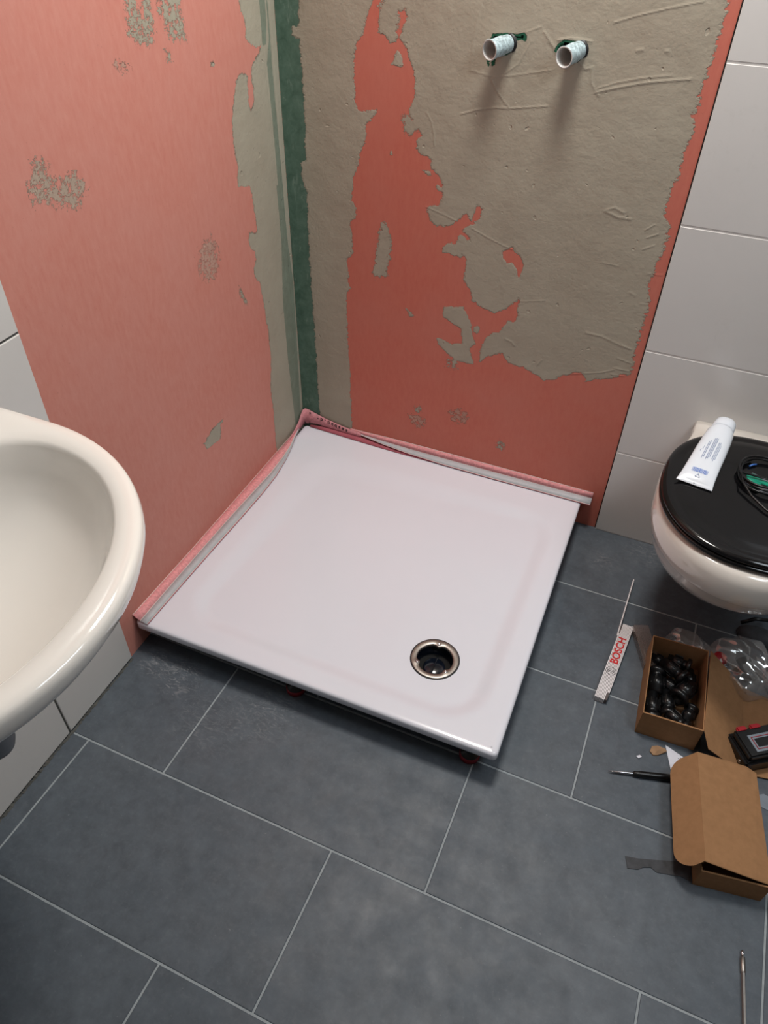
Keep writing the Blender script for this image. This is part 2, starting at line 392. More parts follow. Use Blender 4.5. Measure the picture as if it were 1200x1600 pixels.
def board(name, width, put, plaster, green, bare, holes, ridges, mat, parent, greenline):
    us = np.linspace(0, width*1000, int(width*1000/2.6)+1)
    zs = np.concatenate([np.linspace(0, 1500, 560), np.linspace(1600, 2450, 10)])
    U, Z = np.meshgrid(us, zs); sh = U.shape
    pl = np.full(sh, -50.); pa = np.full(sh, 2.); po = np.full(sh, 1.)
    for amp, P in plaster:
        s = sdf_poly(P, U, Z); s = np.where(s > 0, np.minimum(s, amp*.45) if amp > 7 else s, s)
        m = s > pl; pl = np.where(m, s, pl); pa = np.where(m, amp, pa)
        po = np.where(m, .5 if amp in (10, 14) else .8 if amp == 12 else 1., po)
    for amp, P in bare:
        s = -sdf_poly(P, U, Z); m = s < pl; pl = np.where(m, s, pl); pa = np.where(m, amp, pa)
    gr = np.full(sh, -50.)
    for amp, P in green: gr = np.maximum(gr, sdf_poly(P, U, Z))
    ri = np.zeros(sh)
    for h, wd, P in ridges: ri = np.maximum(ri, h*np.exp(-(line_dist(P, U, Z)/wd)**2))
    rng = np.random.RandomState(3)
    ho = np.full(sh, -50.)
    for P in holes: ho = np.maximum(ho, sdf_poly(P, U, Z))
    me = bpy.data.meshes.new(name)
    vs = np.array([put(u/1000, z/1000, 0) for u, z in zip(U.ravel(), Z.ravel())])
    R, Cc = sh; idx = np.arange(R*Cc).reshape(sh)
    q = np.stack([idx[:-1, :-1], idx[:-1, 1:], idx[1:, 1:], idx[1:, :-1]], -1).reshape(-1, 4)
    hc = (ho[:-1, :-1]+ho[1:, 1:])/2; q = q[(hc < 4.2).ravel()]
    me.from_pydata(vs.tolist(), [], q.tolist())
    for nm, A in (('pl', pl), ('pa', pa), ('po', po), ('ho', ho), ('gr', gr), ('ri', ri), ('gl', np.full(sh, 1. if greenline else 0.))):
        me.attributes.new(nm, 'FLOAT', 'POINT').data.foreach_set('value', A.ravel().astype(np.float32))
    me.materials.append(M[mat]); o = bpy.data.objects.new(name, me); C.objects.link(o); o.parent = parent
    return o

def tiles(mb, rects, put, mat, th=.006, c=.0012):
    mb.use(mat)
    for (u0, u1, z0, z1) in rects:
        vs = []
        for k, (d, h) in enumerate(((0, -.002), (0, th-c), (c, th))):
            vs += [put(u0+d, z0+d, h), put(u1-d, z0+d, h), put(u1-d, z1-d, h), put(u0+d, z1-d, h)]
        fs = [[8, 9, 10, 11]]+[[k*4+j, k*4+(j+1) % 4, (k+1)*4+(j+1) % 4, (k+1)*4+j] for k in (0, 1) for j in range(4)]
        mb.add(vs, fs)
def rnd_attr(o, per=9):
    a = o.data.attributes.new('rnd', 'FLOAT', 'FACE'); r = random.Random(5); n = len(o.data.polygons); vals = []
    while len(vals) < n: vals += [r.random()]*per
    a.data.foreach_set('value', vals[:n])
H = 2.45; XR = 2.0; YF = -2.75; XB = .974; SL = .948; LA = .02433
g = .0019
# floor
mb = MB(); mb.use('grout'); mb.add([(-.05, .03, -.0012), (XR+.05, .03, -.0012), (XR+.05, YF-.05, -.0012), (-.05, YF-.05, -.0012)], [[0, 1, 2, 3]])
ys = [.02, -.260, -.574, -.865, -1.168, -1.470, -1.77, -2.07, -2.37, YF-.04]
x0s = [.29, .08, .49, .276, .080, .49, .29, .08, .49]
rects = []
for r in range(9):
    x = x0s[r]-.6
    if r == 4: x = .078-.6
    while x < XR:
        a, b = max(x, -.05), min(x+.603, XR+.05)
        if b-a > .02: rects.append((a+g, b-g, ys[r+1]+g, ys[r]-g))
        x += .603
tiles(mb, rects, lambda u, v, h: (u, v, h-.006), 'floor')
fl = mb.build('floor', kind='structure'); 
rnd_attr(fl)
# back wall, tiled to the right of the stripped shower area
mb = MB(); mb.use('wgrout')
mb.add([(XB, -.0055, 0), (XR, -.0055, 0), (XR, -.0055, H), (XB, -.0055, H)], [[0, 1, 2, 3]])
zl = [0, .284, .592, .893, 1.198, 1.50, 1.80, 2.10, 2.40, H]
rects = []
for i in range(9):
    x = XB
    for x1 in ((XB+.60, XR) if i % 2 == 0 else (XB+.60, XR)):
        rects.append((x+(g if x > XB else 0), x1-g, zl[i]+g, zl[i+1]-g)); x = x1
tiles(mb, rects, lambda u, z, h: (u, -h-.0005, z), 'wtile')
mb.use('dark'); mb.add([(XB-.003, -.0003, 0), (XB, -.0003, 0), (XB, -.0003, H), (XB-.003, -.0003, H)], [[0, 1, 2, 3]])
# backing of the pocket behind the board
mb.use('dark'); mb.add([(-.05, .06, 0), (XB+.1, .06, 0), (XB+.1, .06, H), (-.05, .06, H)], [[0, 1, 2, 3]])
wb = mb.build('wall_back', kind='structure'); rnd_attr(wb)
bd = board('stripped_board', XB-.002, lambda u, z, h: (u, -h, z), BACK_PLASTER, [(1, [(0, 0), (120, 0), (120, 2450), (0, 2450)])],
      BACK_BARE, PIPE_HOLES, RIDGES, 'board_b', wb, False)
# cut edge of the green plasterboard core around the pipe holes
mb = MB(); mb.use('core')
for P in PIPE_HOLES:
    n = len(P)
    mb.loft([[(x/1000, .0006, z/1000) for x, z in P], [(x/1000, .0125, z/1000) for x, z in P]], True, smooth=False)
    P2 = PIPE_HOLES[0] if P is PIPE_HOLES[0] else P
mb.use('core')
# thin skin of green board left standing at the right of each hole
mb.add([(.558, .006, 1.215), (.605, .006, 1.212), (.600, .006, 1.195), (.575, .006, 1.170), (.560, .006, 1.165)], [[0, 1, 2, 3, 4]])
mb.add([(.700, .006, 1.215), (.722, .006, 1.212), (.722, .006, 1.185), (.702, .006, 1.18)], [[0, 1, 2, 3]])
mb.add([(.645, .006, 1.215), (.662, .006, 1.218), (.66, .006, 1.18), (.648, .006, 1.18)], [[0, 1, 2, 3]])
mb.build('board_core', parent=wb)
# left wall (in its own frame, turned a little about the corner)
def lw(u, z, h): return (h, -u, z)
mb = MB(); mb.use('dgrout')
mb.add([lw(SL, 0, .003), lw(3.0, 0, .003), lw(3.0, H, .003), lw(SL, H, .003)], [[0, 1, 2, 3]])
zz = [0, .283, .585, .879, 1.18, 1.48, 1.78, 2.08, 2.38, H]; rects = []
for i in range(9):
    cuts = [SL]+([1.172, 1.775, 2.378, 2.95] if i % 2 == 0 else [1.48, 2.08, 2.68, 2.95])
    for a, b in zip(cuts[:-1], cuts[1:]): rects.append((a+(g*1.2 if a > SL else .001), b-g*1.2, zz[i]+g*1.1+(.004 if i == 0 else 0), zz[i+1]-g*1.1))
tiles(mb, rects, lw, 'wtile')
wl = mb.build('wall_left', kind='structure', rotz=LA); rnd_attr(wl)
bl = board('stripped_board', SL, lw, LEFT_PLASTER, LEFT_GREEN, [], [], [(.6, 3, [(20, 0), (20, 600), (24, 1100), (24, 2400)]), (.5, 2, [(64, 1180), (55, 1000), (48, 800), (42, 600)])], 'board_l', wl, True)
# crumbly mortar left along the joint between the left wall and the floor
mb = MB(); mb.use('dgrout'); rr_ = random.Random(12); u = SL+.002; vs = []
while u < 1.62:
    a = rr_.uniform(.0, .006)*(2 if rr_.random() < .12 else 1); b = rr_.uniform(.001, .005)
    vs.append((u, a, b)); u += rr_.uniform(.002, .006)
mb.add([lw(u, .0002, .0066+b) for u, a, b in vs]+[lw(u, a+.0015, .0064) for u, a, b in vs], [[i, i+1, len(vs)+i+1, len(vs)+i] for i in range(len(vs)-1)])
mb.build('mortar_remains', parent=wl)
# remaining room shell
mb = MB(); mb.box((XR, YF, 0), (XR+.05, .0, H)); mb.build('wall_right', 'paintd', kind='structure')
mb = MB(); mb.box((-.0, YF-.05, 0), (XR+.05, YF, H)); mb.build('wall_front', 'paintd', kind='structure')
mb = MB(); mb.box((-.05, YF-.05, H), (XR+.05, .06, H+.05)); mb.build('ceiling', 'paint', kind='structure')

# ------------------------------------------------------------------ shower tray
TZ = .093
c00, c01, c10, c11 = Vector((.010, -.006)), Vector((.0255, -.906)), Vector((.9165, -.009)), Vector((.931, -.893))  # BL FL BR FR
def tp(u, v, z):
    a = c00.lerp(c10, u); b = c01.lerp(c11, u); p = a.lerp(b, v); return (p.x, p.y, z)
DC = (.723, -.701); DK = 1.09
def recess(x, y):
    cx, cy, hx, hy, r = .490, -.482, .392, .378, .115
    qx = abs(x-cx)-hx+r; qy = abs(y-cy)-hy+r
    d = -(math.hypot(max(qx, 0), max(qy, 0))+min(max(qx, qy), 0)-r)  # + inside
    wd = .050+.045*max(0, min(1, ((y-cy)/hy-(x-cx)/hx)*.7)); t = min(max(d/wd, 0), 1); s = t*t*(3-2*t)
    dd = math.hypot(x-DC[0], y-DC[1])
    return -.010*s-s*.007*max(0, 1-dd/.75)-(.003*max(0, 1-dd/.10) if s > .9 else 0)
root = thing('shower_tray', 'square white acrylic shower tray with open drain resting on feet in the stripped corner', 'shower tray', (.47, -.45, 0))
def par(o, r):
    o.parent = r; o.matrix_parent_inverse = Matrix.LocRotScale(r.location, r.rotation_euler, None).inverted(); return o
N = 150; vs = []; idx = {}; fs = []
mb = MB(); er = .007; CR = .012
# rim: sequence of inset contours built from the parametric square
def edge_ring(ins, z, rad):
    pts = []; n = 60; k = 8
    L = .905
    for side, (cx, cy, a0) in enumerate(((1, 0, -90), (1, 1, 0), (0, 1, 90), (0, 0, 180))):
        ccx = (L-ins-rad)/L if cx else (ins+rad)/L; ccy = (L-ins-rad)/L if cy else (ins+rad)/L
        for j in range(k+1):
            t = math.radians(a0+90*j/k); pts.append((ccx+rad/L*math.cos(t), ccy+rad/L*math.sin(t)))
        nx = ((1, 0), (1, 1), (0, 1), (0, 0))[(side+1) % 4]
        ex = (L-ins-rad)/L if nx[0] else (ins+rad)/L; ey = (L-ins-rad)/L if nx[1] else (ins+rad)/L
        t = math.radians(a0+90); ax, ay = pts[-1]; bx, by = ex+rad/L*math.cos(t), ey+rad/L*math.sin(t)
        for j in range(1, 24): pts.append((ax+(bx-ax)*j/24, ay+(by-ay)*j/24))
    return [tp(u, v, z) for u, v in pts]
rings = [edge_ring(.022, TZ-.025, .002), edge_ring(.003, TZ-.025, .010), edge_ring(0, TZ-.021, CR), edge_ring(0, TZ-.006, CR), edge_ring(.0018, TZ-.002, CR), edge_ring(.0060, TZ-.0000, CR-.004), edge_ring(.016, TZ, .004)]
mb.loft(rings)
# top heightfield
u0 = .016/.905; us = np.linspace(u0, 1-u0, N)
for j, v in enumerate(us):
    for i, u in enumerate(us):
        x, y, z = tp(u, v, 0); vs.append((x, y, TZ+recess(x, y)))
for j in range(N-1):
    for i in range(N-1):
        a = j*N+i; cxm = sum(vs[q][0] for q in (a, a+1, a+N, a+N+1))/4; cym = sum(vs[q][1] for q in (a, a+1, a+N, a+N+1))/4
        if math.hypot(cxm-DC[0], cym-DC[1]) > .0535: fs.append([a, a+1, a+N+1, a+N])
mb.add(vs, fs, True)
par(mb.build('basin', 'acrylic'), root)
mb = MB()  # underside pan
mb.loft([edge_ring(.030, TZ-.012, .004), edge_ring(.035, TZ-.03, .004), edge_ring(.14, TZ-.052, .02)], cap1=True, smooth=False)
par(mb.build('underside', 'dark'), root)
dz = TZ+recess(DC[0]+.05, DC[1])+.0005
ringm = MB(); ringm.lathe([(.0585, -.003), (.0585, .0014), (.0555, .0024), (.0550, .001)], (*DC, dz-.0006), n=56)
dring = par(ringm.build('drain_gasket', 'rubber'), root)
# steel clamping ring with three screw lobes
A = [math.radians(a) for a in (97, 215, 325)]
nn = 120; outer = []; inner = []; 
for j in range(nn):
    t = 2*PI*j/nn; dmin = min(abs((t-a+PI) % (2*PI)-PI) for a in A)
    ri = .0425-.0065*math.exp(-(dmin/.17)**2)
    outer.append((.0555, t)); inner.append((ri, t))
def rg(R, z, k=0): return [(DC[0]+(r+k)*math.cos(t), DC[1]+(r+k)*math.sin(t), z) for r, t in R]
mb = MB(); mb.loft([rg(outer, dz), rg(outer, dz+.0018), rg(outer, dz+.0024, -.001), rg(inner, dz+.0014, .002), rg(inner, dz+.0004), rg(inner, dz-.006)])
cl = par(mb.build('clamping_ring', 'steel'), root)
for a in A:
    mb = MB(); cx, cy = DC[0]+.0430*math.cos(a), DC[1]+.0430*math.sin(a)
    mb.lathe([(.0042, 0), (.0042, .0012), (.003, .0024), (.0014, .0024), (.0012, .0012), (0, .0012)], (cx, cy, dz+.0012), n=16)
    s = mb.build('screw', 'chrome', cl)
mb = MB(); mb.lathe([(.052, -.002), (.0475, -.008), (.045, -.03), (.030, -.045), (.029, -.052), (0, -.054)], (*DC, dz), n=48)
mb.lathe([(.026, -.054), (.026, -.030), (.0235, -.028), (.0, -.028)], (*DC, dz), n=40)
mb.box((DC[0]-.0012, DC[1]-.026, dz-.029), (DC[0]+.0012, DC[1]+.026, dz-.024))
par(mb.build('drain_cup', 'cup'), root)
for fx, fy in ((.868, -.858), (.437, -.862), (.08, -.83)):
    mb = MB(); mb.lathe([(.021, .012), (.021, .018), (.012, .020), (.012, .035), (.018, .037), (.018, .050)], (fx, fy, 0), n=24, cap1=True)
    f = par(mb.build('foot', 'blackp'), root)
    mb = MB(); mb.lathe([(.023, .0), (.023, .012), (.020, .014), (0, .014)], (fx, fy, 0), n=24, cap0=True)
    mb.build('foot_ring', 'footred', f)

# ------------------------------------------------------------------ sealing tape
tape = thing('sealing_tape', 'pink and grey sealing tape along the two wall edges of the shower tray', 'sealing tape', (.02, -.02, TZ))
def wx(y): return -.02433*y   # x of left wall surface at y (y<0)
def strips(profile_pts, mats, name_for):
    # profile_pts: list of stations, each a list of points across the tape; mats: material per strip
    for k, (m, nm) in enumerate(zip(mats, name_for)):
        mb = MB(); up = []
        A = [p[k] for p in profile_pts]; B = [p[k+1] for p in profile_pts]
        n = len(A); vs = A+B; fs = [[i, i+1, n+i+1, n+i] for i in range(n-1)]
        mb.add(vs, fs, True); o = par(mb.build(nm, m), tape)
        s = o.modifiers.new('t', 'SOLIDIFY'); s.thickness = .0009; s.offset = 0
def lerp(a, b, t): return tuple(a[i]+(b[i]-a[i])*t for i in range(3))
# left run
st = []
for y, (ax, az), (mx, mz), (bx, bz) in (
    (-.903, (.0005, .111), (.0200, .0985), (.041, .0955)), (-.80, (.0005, .108), (.0200, .0985), (.043, .0955)),
    (-.64, (.0005, .103), (.0215, .0982), (.047, .0955)), (-.50, (.0005, .102), (.024, .0982), (.052, .0955)),
    (-.37, (.0005, .101), (.029, .0985), (.055, .0957)), (-.28, (.0005, .100), (.033, .099), (.053, .0962)),
    (-.20, (.0005, .100), (.031, .1005), (.043, .0975)), (-.14, (.0005, .100), (.026, .102), (.031, .0985)),
    (-.09, (.0005, .099), (.015, .104), (.017, .099)), (-.05, (.0005, .099), (.008, .105), (.0092, .1))):
    w0 = wx(y)+.0006; a = (w0+ax, y, az); m = (w0+mx, y, mz); b = (w0+bx, y, bz)
    st.append([lerp(a, m, -.06), a, lerp(a, m, .93), m, lerp(m, b, .86), lerp(m, b, .93), b])
sm = []
for i in range(len(st)-1):
    for t in (0, .25, .5, .75): sm.append([lerp(p, q, t) for p, q in zip(st[i], st[i+1])])
sm.append(st[-1])
strips(sm, ['linew', 'fleece', 'linew', 'strip', 'linew', 'fleece_d'], ['liner_edge', 'fleece', 'liner_edge', 'adhesive_strip', 'liner_edge', 'tape_edge'])
# back run
st = []
for x, (ay, az), (my, mz), (by, bz) in (
    (.943, (-.001, .1235), (-.006, .106), (-.027, .0965)), (.80, (-.001, .1245), (-.006, .1055), (-.027, .0965)), (.65, (-.001, .125), (-.006, .105), (-.028, .0965)),
    (.50, (-.001, .1255), (-.006, .105), (-.027, .0975)), (.38, (-.001, .125), (-.006, .106), (-.024, .101)), (.29, (-.001, .124), (-.005, .108), (-.016, .104)),
    (.22, (-.001, .122), (-.004, .110), (-.008, .109)), (.17, (-.001, .1215), (-.0035, .1155), (-.0045, .1150))):
    a = (x, ay-.0006, az); m = (x, my, mz); b = (x, by, bz)
    st.append([lerp(a, m, -.07), a, lerp(a, m, .93), m, lerp(m, b, .88), lerp(m, b, .95), b])
sm = []
for i in range(len(st)-1):
    for t in (0, .25, .5, .75): sm.append([lerp(p, q, t) for p, q in zip(st[i], st[i+1])])
sm.append(st[-1])
strips(sm, ['linew', 'fleece', 'linew', 'strip', 'linew', 'fleece_d'], ['liner_edge', 'fleece', 'liner_edge', 'adhesive_strip', 'liner_edge', 'tape_edge'])
# raised loop of tape standing round the tray corner
path = [(.016, -.16, .104, .101), (.0125, -.12, .108, .099), (.010, -.08, .113, .097), (.0085, -.045, .126, .096), (.0068, -.022, .143, .096), (.0065, -.009, .150, .097), (.011, -.0035, .153, .098), (.022, -.0025, .152, .100),
        (.040, -.0035, .147, .106), (.063, -.0040, .141, .108), (.09, -.0045, .134, .107), (.12, -.0045, .128, .106), (.15, -.0050, .123, .105), (.18, -.0050, .1195, .104), (.21, -.005, .1165, .104)]
mb = MB(); rows = []
P = []
for i in range(len(path)-1):
    for t in np.linspace(0, 1, 5)[:-1]: P.append(tuple(path[i][k]+(path[i+1][k]-path[i][k])*t for k in range(4)))
P.append(path[-1])
A = [(x, y, zt) for x, y, zt, zb in P]; B = [(x+(.0015 if i < 20 else 0), y-.0025, (zt+zb)/2) for i, (x, y, zt, zb) in enumerate(P)]; D = [(x+(.001 if i < 20 else 0), y-.0035, zb) for i, (x, y, zt, zb) in enumerate(P)]
n = len(P); mb.add(A+B+D, [[k*n+i, k*n+i+1, (k+1)*n+i+1, (k+1)*n+i] for k in (0, 1) for i in range(n-1)], True)
o = par(mb.build('corner_loop', 'fleece_d'), tape)
o.data.materials.clear(); o.data.materials.append(M['fleece2'])
o['label'] = 'raised printed back of the tape in the corner'
s = o.modifiers.new('t', 'SOLIDIFY'); s.thickness = .0008
# lower lip, dark pink, between loop and tray along the back
mb = MB(); q = [(.03, .098, .0955), (.08, .104, .0955), (.15, .104, .0953), (.24, .102, .0953), (.34, .100, .0953), (.46, .0975, .0955)]
mb.add([(x, -.005, a) for x, a, b in q]+[(x, -.013-.012*min(1, x/.3), b) for x, a, b in q], [[i, i+1, 7+i, 6+i] for i in range(5)], True)
o = par(mb.build('lower_lip', 'fleece_d'), tape); s = o.modifiers.new('t', 'SOLIDIFY'); s.thickness = .0007
# print on the tape, upside down
for i, ch in enumerate('ed.uabsas'[::1]):
    x = .060+.0125*i; z = .1350-.0195*(i/8)-.002
    m4 = Matrix.Translation((x, -.0086, z)) @ Matrix.Rotation(math.radians(7), 4, 'Y') @ Matrix.Rotation(PI/2, 4, 'X') @ Matrix.Rotation(PI, 4, 'Z')
    t_ = text_mesh(ch, .018, 'ink', 'print', None, m4, .0001, .0006); par(t_, tape)
for (x, y, z, r) in ((.030, -.0045, .142, .003), (.013, -.010, .104, .0028), (.028, -.009, .106, .0028)):
    mb = MB(); mb.lathe([(0, .0008), (r, .0006), (r, 0)], (x, y-.0008, z), (0, -1, 0), 10); par(mb.build('print', 'ink'), tape)

# ------------------------------------------------------------------ water outlets
def outlet(base, front, label, dots):
    base = Vector(base); front = Vector(front); ax = (front-base).normalized(); L = (front-base).length
    r = thing('water_outlet_pipe', label, 'pipe', base, group=None)
    mb = MB(); mb.lathe([(.0165, -.040), (.0168, L*.1), (.0168, L*.32), (.0182, L*.36), (.0182, L*.55), (.0175, L*.6), (.0184, L*.92), (.0198, L), (.0192, L+.0012)], (0, 0, 0), ax, 32)
    mb.build('pipe_body', 'pipeout', r)
    mb = MB(); mb.lathe([(.0192, L+.001), (.0180, L+.0016), (.0166, L+.001), (.0158, L-.02), (.0155, -.03)], (0, 0, 0), ax, 32, cap1=True)
    mb.build('pipe_bore', 'pvc', r)
    mb = MB(); mb.lathe([(.0200, -.014), (.0200, .000), (.0170, .002)], (0, 0, 0), ax, 24); mb.build('rubber_sleeve', 'rubber', r)
outlet((.547, .004, 1.193), (.524, -.048, 1.187), 'left white water pipe stub sticking out of a ragged hole in the plastered wall', 0)
outlet((.694, .004, 1.193), (.677, -.048, 1.187), 'right white water pipe stub, closest to the tiled wall, ringed by a green-edged hole', 1)

# ------------------------------------------------------------------ washbasin
WC = -1.41
def d_out(s, z, sx=None, n=56, x0=.049, cx=.22, a=.325, b=.315):
    sx = s if sx is None else sx; pts = []
    bb = b*s; aa = a*sx; cxx = x0+(cx-x0)*(.4+.6*sx)
    for j in range(6): pts.append((x0+(cxx-x0)*j/6, WC+bb, z))
    for j in range(n+1):
        t = PI/2-PI*j/n; pts.append((cxx+aa*math.cos(t), WC+bb*math.sin(t), z))
    for j in range(1, 7): pts.append((cxx-(cxx-x0)*j/6, WC-bb, z))
    return pts
def d_in(s, z, n=None, cx=.262, a=.238, b=.268):
    N_ = len(d_out(1, 0)); pts = []
    base = d_out(1, 0)
    for (x, y, _) in base:
        t = math.atan2((y-WC)/b, (x-cx)/a) if True else 0
        aa = a if math.cos(t) > 0 else .17
        pts.append((cx+(1-s)*-.03+aa*s*math.cos(t), WC+b*s*math.sin(t), z))
    return pts
def d_mid(t, z):
    o = d_out(1, z); i = d_in(1, z); return [(a[0]+(b[0]-a[0])*t, a[1]+(b[1]-a[1])*t, z) for a, b in zip(o, i)]
sink = thing('washbasin', 'cream white wall-hung oval washbasin beside the stripped shower corner', 'washbasin', (.03, WC, .7))
RZ = .852
rings = [d_out(.16, RZ-.235), d_out(.42, RZ-.225), d_out(.62, RZ-.19), d_out(.76, RZ-.145), d_out(.87, RZ-.095), d_out(.95, RZ-.055), d_out(.988, RZ-.03), d_out(1.0, RZ-.014), d_out(.996, RZ-.004), d_mid(.12, RZ+.0005), d_mid(.35, RZ+.002), d_mid(.6, RZ+.001), d_mid(.86, RZ-.002), d_mid(.95, RZ-.005), d_in(1, RZ-.010), d_in(.988, RZ-.017),
         d_in(.975, RZ-.022), d_in(.94, RZ-.045), d_in(.87, RZ-.075), d_in(.76, RZ-.10), d_in(.6, RZ-.122), d_in(.4, RZ-.138), d_in(.2, RZ-.146), d_in(.10, RZ-.15)]
mb = MB(); mb.loft(rings, True, True, False)
par(mb.build('basin', 'ceramic'), sink)
mb = MB(); mb.lathe([(.026, .002), (.024, .004), (.018, .001), (.016, -.02), (0, -.02)], (.235, WC, RZ-.151), n=28); par(mb.build('waste_ring', 'chrome'), sink)
mb = MB(); mb.lathe([(.017, .0), (.017, -.05), (.020, -.055), (.020, -.075), (.026, -.08), (.029, -.09), (.029, -.150), (.025, -.162), (.013, -.168), (0, -.168)], (.250, WC+.006, .615), n=28)
mb.tube([(.255, WC, .50), (.2, WC, .50), (.12, WC, .50), (.036, WC, .50)], .016, 14)
par(mb.build('bottle_trap', 'siphon'), sink)

# ------------------------------------------------------------------ toilet
TX = 1.29
def half(y, fy=-.535, W=.203):
    # half width of bowl plan at y (0..fy)
    yc = -.27
    if y < yc:
        t = (y-yc)/(fy-yc); return W*math.sqrt(max(0, 1-abs(t)**2.25))
    t = min(1, max(0, (-y-.04)/.20)); t = t*t*(3-2*t); return .155+(W-.155)*t
def bowl_ring(z, ws, fy, back=-.0035):
    ysf = [back+(fy-back)*(math.sin(PI/2*k/34)) for k in range(35)]
    k_ = fy/-.535
    L = [(TX-half(y/k_ if k_ > 0 else y)*ws, y, z) for y in ysf]; Rr = [(TX+half(y/k_)*ws, y, z) for y in ysf[:-1]][::-1]
    return L+Rr
toi = thing('toilet', 'wall-hung white toilet with a closed glossy black lid', 'toilet', (TX, -.005, .08))
mb = MB()
mb.loft([bowl_ring(.10, .45, -.18), bowl_ring(.13, .58, -.27), bowl_ring(.19, .72, -.36), bowl_ring(.25, .85, -.44), bowl_ring(.30, .93, -.492), bowl_ring(.330, .962, -.516), bowl_ring(.352, .97, -.528), bowl_ring(.358, .985, -.532), bowl_ring(.364, 1.0, -.536), bowl_ring(.38, 1.005, -.537), bowl_ring(.41, 1.0, -.537), bowl_ring(.428, .985, -.53), bowl_ring(.435, .96, -.52), bowl_ring(.436, .80, -.45)], True, True, True)
par(mb.build('bowl', 'ceramic_cool'), toi)
def lid_ring(z, ins):
    pts = []; n = 96
    for j in range(n):
        t = 2*PI*j/n; c, s = math.cos(t), math.sin(t); ex = 2.2 if s < 0 else 2.45
        px = TX+(.200-ins)*math.copysign(abs(c)**(2/ex), c); py = -.292+((.222-ins) if True else 0)*math.copysign(abs(s)**(2/ex), s)
        pts.append((px, py, z))
    return pts
mb = MB(); mb.loft([lid_ring(.4365, .012), lid_ring(.4375, .002), lid_ring(.443, -.003), lid_ring(.4475, -.001), lid_ring(.4495, .008)], True, True, True)
par(mb.build('seat', 'blacklid'), toi)
mb = MB(); mb.loft([lid_ring(.4495, .010), lid_ring(.450, .002), lid_ring(.456, -.001), lid_ring(.4605, .002), lid_ring(.4630, .009), lid_ring(.4638, .018), lid_ring(.4625, .024), lid_ring(.4632, .030), lid_ring(.4660, .040), lid_ring(.4670, .055), lid_ring(.4672, .12)], True, True, True)
lid = par(mb.build('lid', 'blacklid'), toi)
LZ = .4675

# ------------------------------------------------------------------ tube on the lid
T0 = Vector((1.155, -.325)); T1 = Vector((1.1965, -.083)); td = (T1-T0); TL = td.length; ang = math.atan2(-td.x, td.y)
tube = thing('sealant_tube', 'white squeeze tube with blue barcode lying on the black toilet lid', 'tube', (T0.x, T0.y, LZ), ang)
def sec(y, hw, th, zc, n=28): return [(hw*math.copysign(abs(math.cos(2*PI*j/n))**.8, math.cos(2*PI*j/n)), y, zc+th*math.sin(2*PI*j/n)) for j in range(n)]
mb = MB(); mb.loft([sec(0, .0385, .0008, .0030), sec(.008, .0383, .0010, .0032), sec(.010, .0375, .0030, .0042), sec(.03, .036, .0070, .0076), sec(.07, .0345, .0120, .0125), sec(.12, .0335, .0160, .0166), sec(.17, .0315, .0190, .0196), sec(.197, .0295, .0205, .0212), sec(.205, .0265, .0205, .0212), sec(.210, .0235, .0200, .0212)], True, True, True)
mb.build('tube_body', 'tubew', tube)
mb = MB(); mb.loft([sec(.2100, .0245, .0205, .0212), sec(.2105, .0258, .0210, .0212), sec(.242, .0245, .0205, .0208), sec(.2465, .0225, .0185, .0208), sec(.2475, .018, .015, .0208)], True, True, True)
mb.build('cap', 'tubew', tube)
def on_tube(y):  # top surface height
    ks = [(0, .0038), (.01, .0072), (.03, .0146), (.07, .0245), (.12, .0326), (.17, .0386), (.2, .0417)]
    for (a, ha), (b, hb) in zip(ks, ks[1:]):
        if y <= b: return ha+(hb-ha)*(y-a)/(b-a)
    return ks[-1][1]
def drop(x, y):
    th = (on_tube(y)-.0005)/2; hw = .036-.03*(y/.24)*.35
    t = min(.98, abs(x)/hw)
    return .0006+on_tube(y)-th*(1-math.sqrt(1-t*t))*.98
mb = MB(); mb.use('blueink'); r = random.Random(4); x = -.018
while x < .016:
    wd = r.choice((.0006, .0010, .0016)); a, b = x, x+wd
    mb.add([(a, .032, drop(a, .032)), (b, .032, drop(b, .032)), (b, .044, drop(b, .044)), (a, .044, drop(a, .044))], [[0, 1, 2, 3]]); x = b+r.choice((.0004, .0008))
mb.build('barcode', parent=tube)
mb = MB(); mb.use('greyink')
for k, (xx, ya, yb) in enumerate([(-.021, .098, .130), (-.0175, .105, .130), (-.012, .075, .135), (-.009, .080, .138), (-.003, .075, .150), (.000, .078, .152), (.003, .085, .150), (.009, .080, .140), (.012, .076, .142), (.015, .082, .138)]):
    y = ya
    while y < yb:
        e = min(yb, y+r.uniform(.002, .006)); m = (y+e)/2
        mb.add([(xx, y, drop(xx, y)+.0004), (xx+.0013, y, drop(xx+.0013, y)+.0004), (xx+.0013, e, drop(xx+.0013, e)+.0004), (xx, e, drop(xx, e)+.0004)], [[0, 1, 2, 3]]); y = e+.0008
mb.build('small_print', parent=tube)
mb = MB(); mb.use('greyink')
tri = [(-.006, .020), (.004, .020), (-.001, .028)]
for a, b in zip(tri, tri[1:]+tri[:1]): mb.tube([(a[0], a[1], drop(*a)), ((a[0]+b[0])/2, (a[1]+b[1])/2, drop((a[0]+b[0])/2, (a[1]+b[1])/2)), (b[0], b[1], drop(*b))], .0005, 5)
mb.use('blackink'); mb.box((-.003, .003, .004), (.0, .006, .0048))
mb.build('recycling_mark', parent=tube)

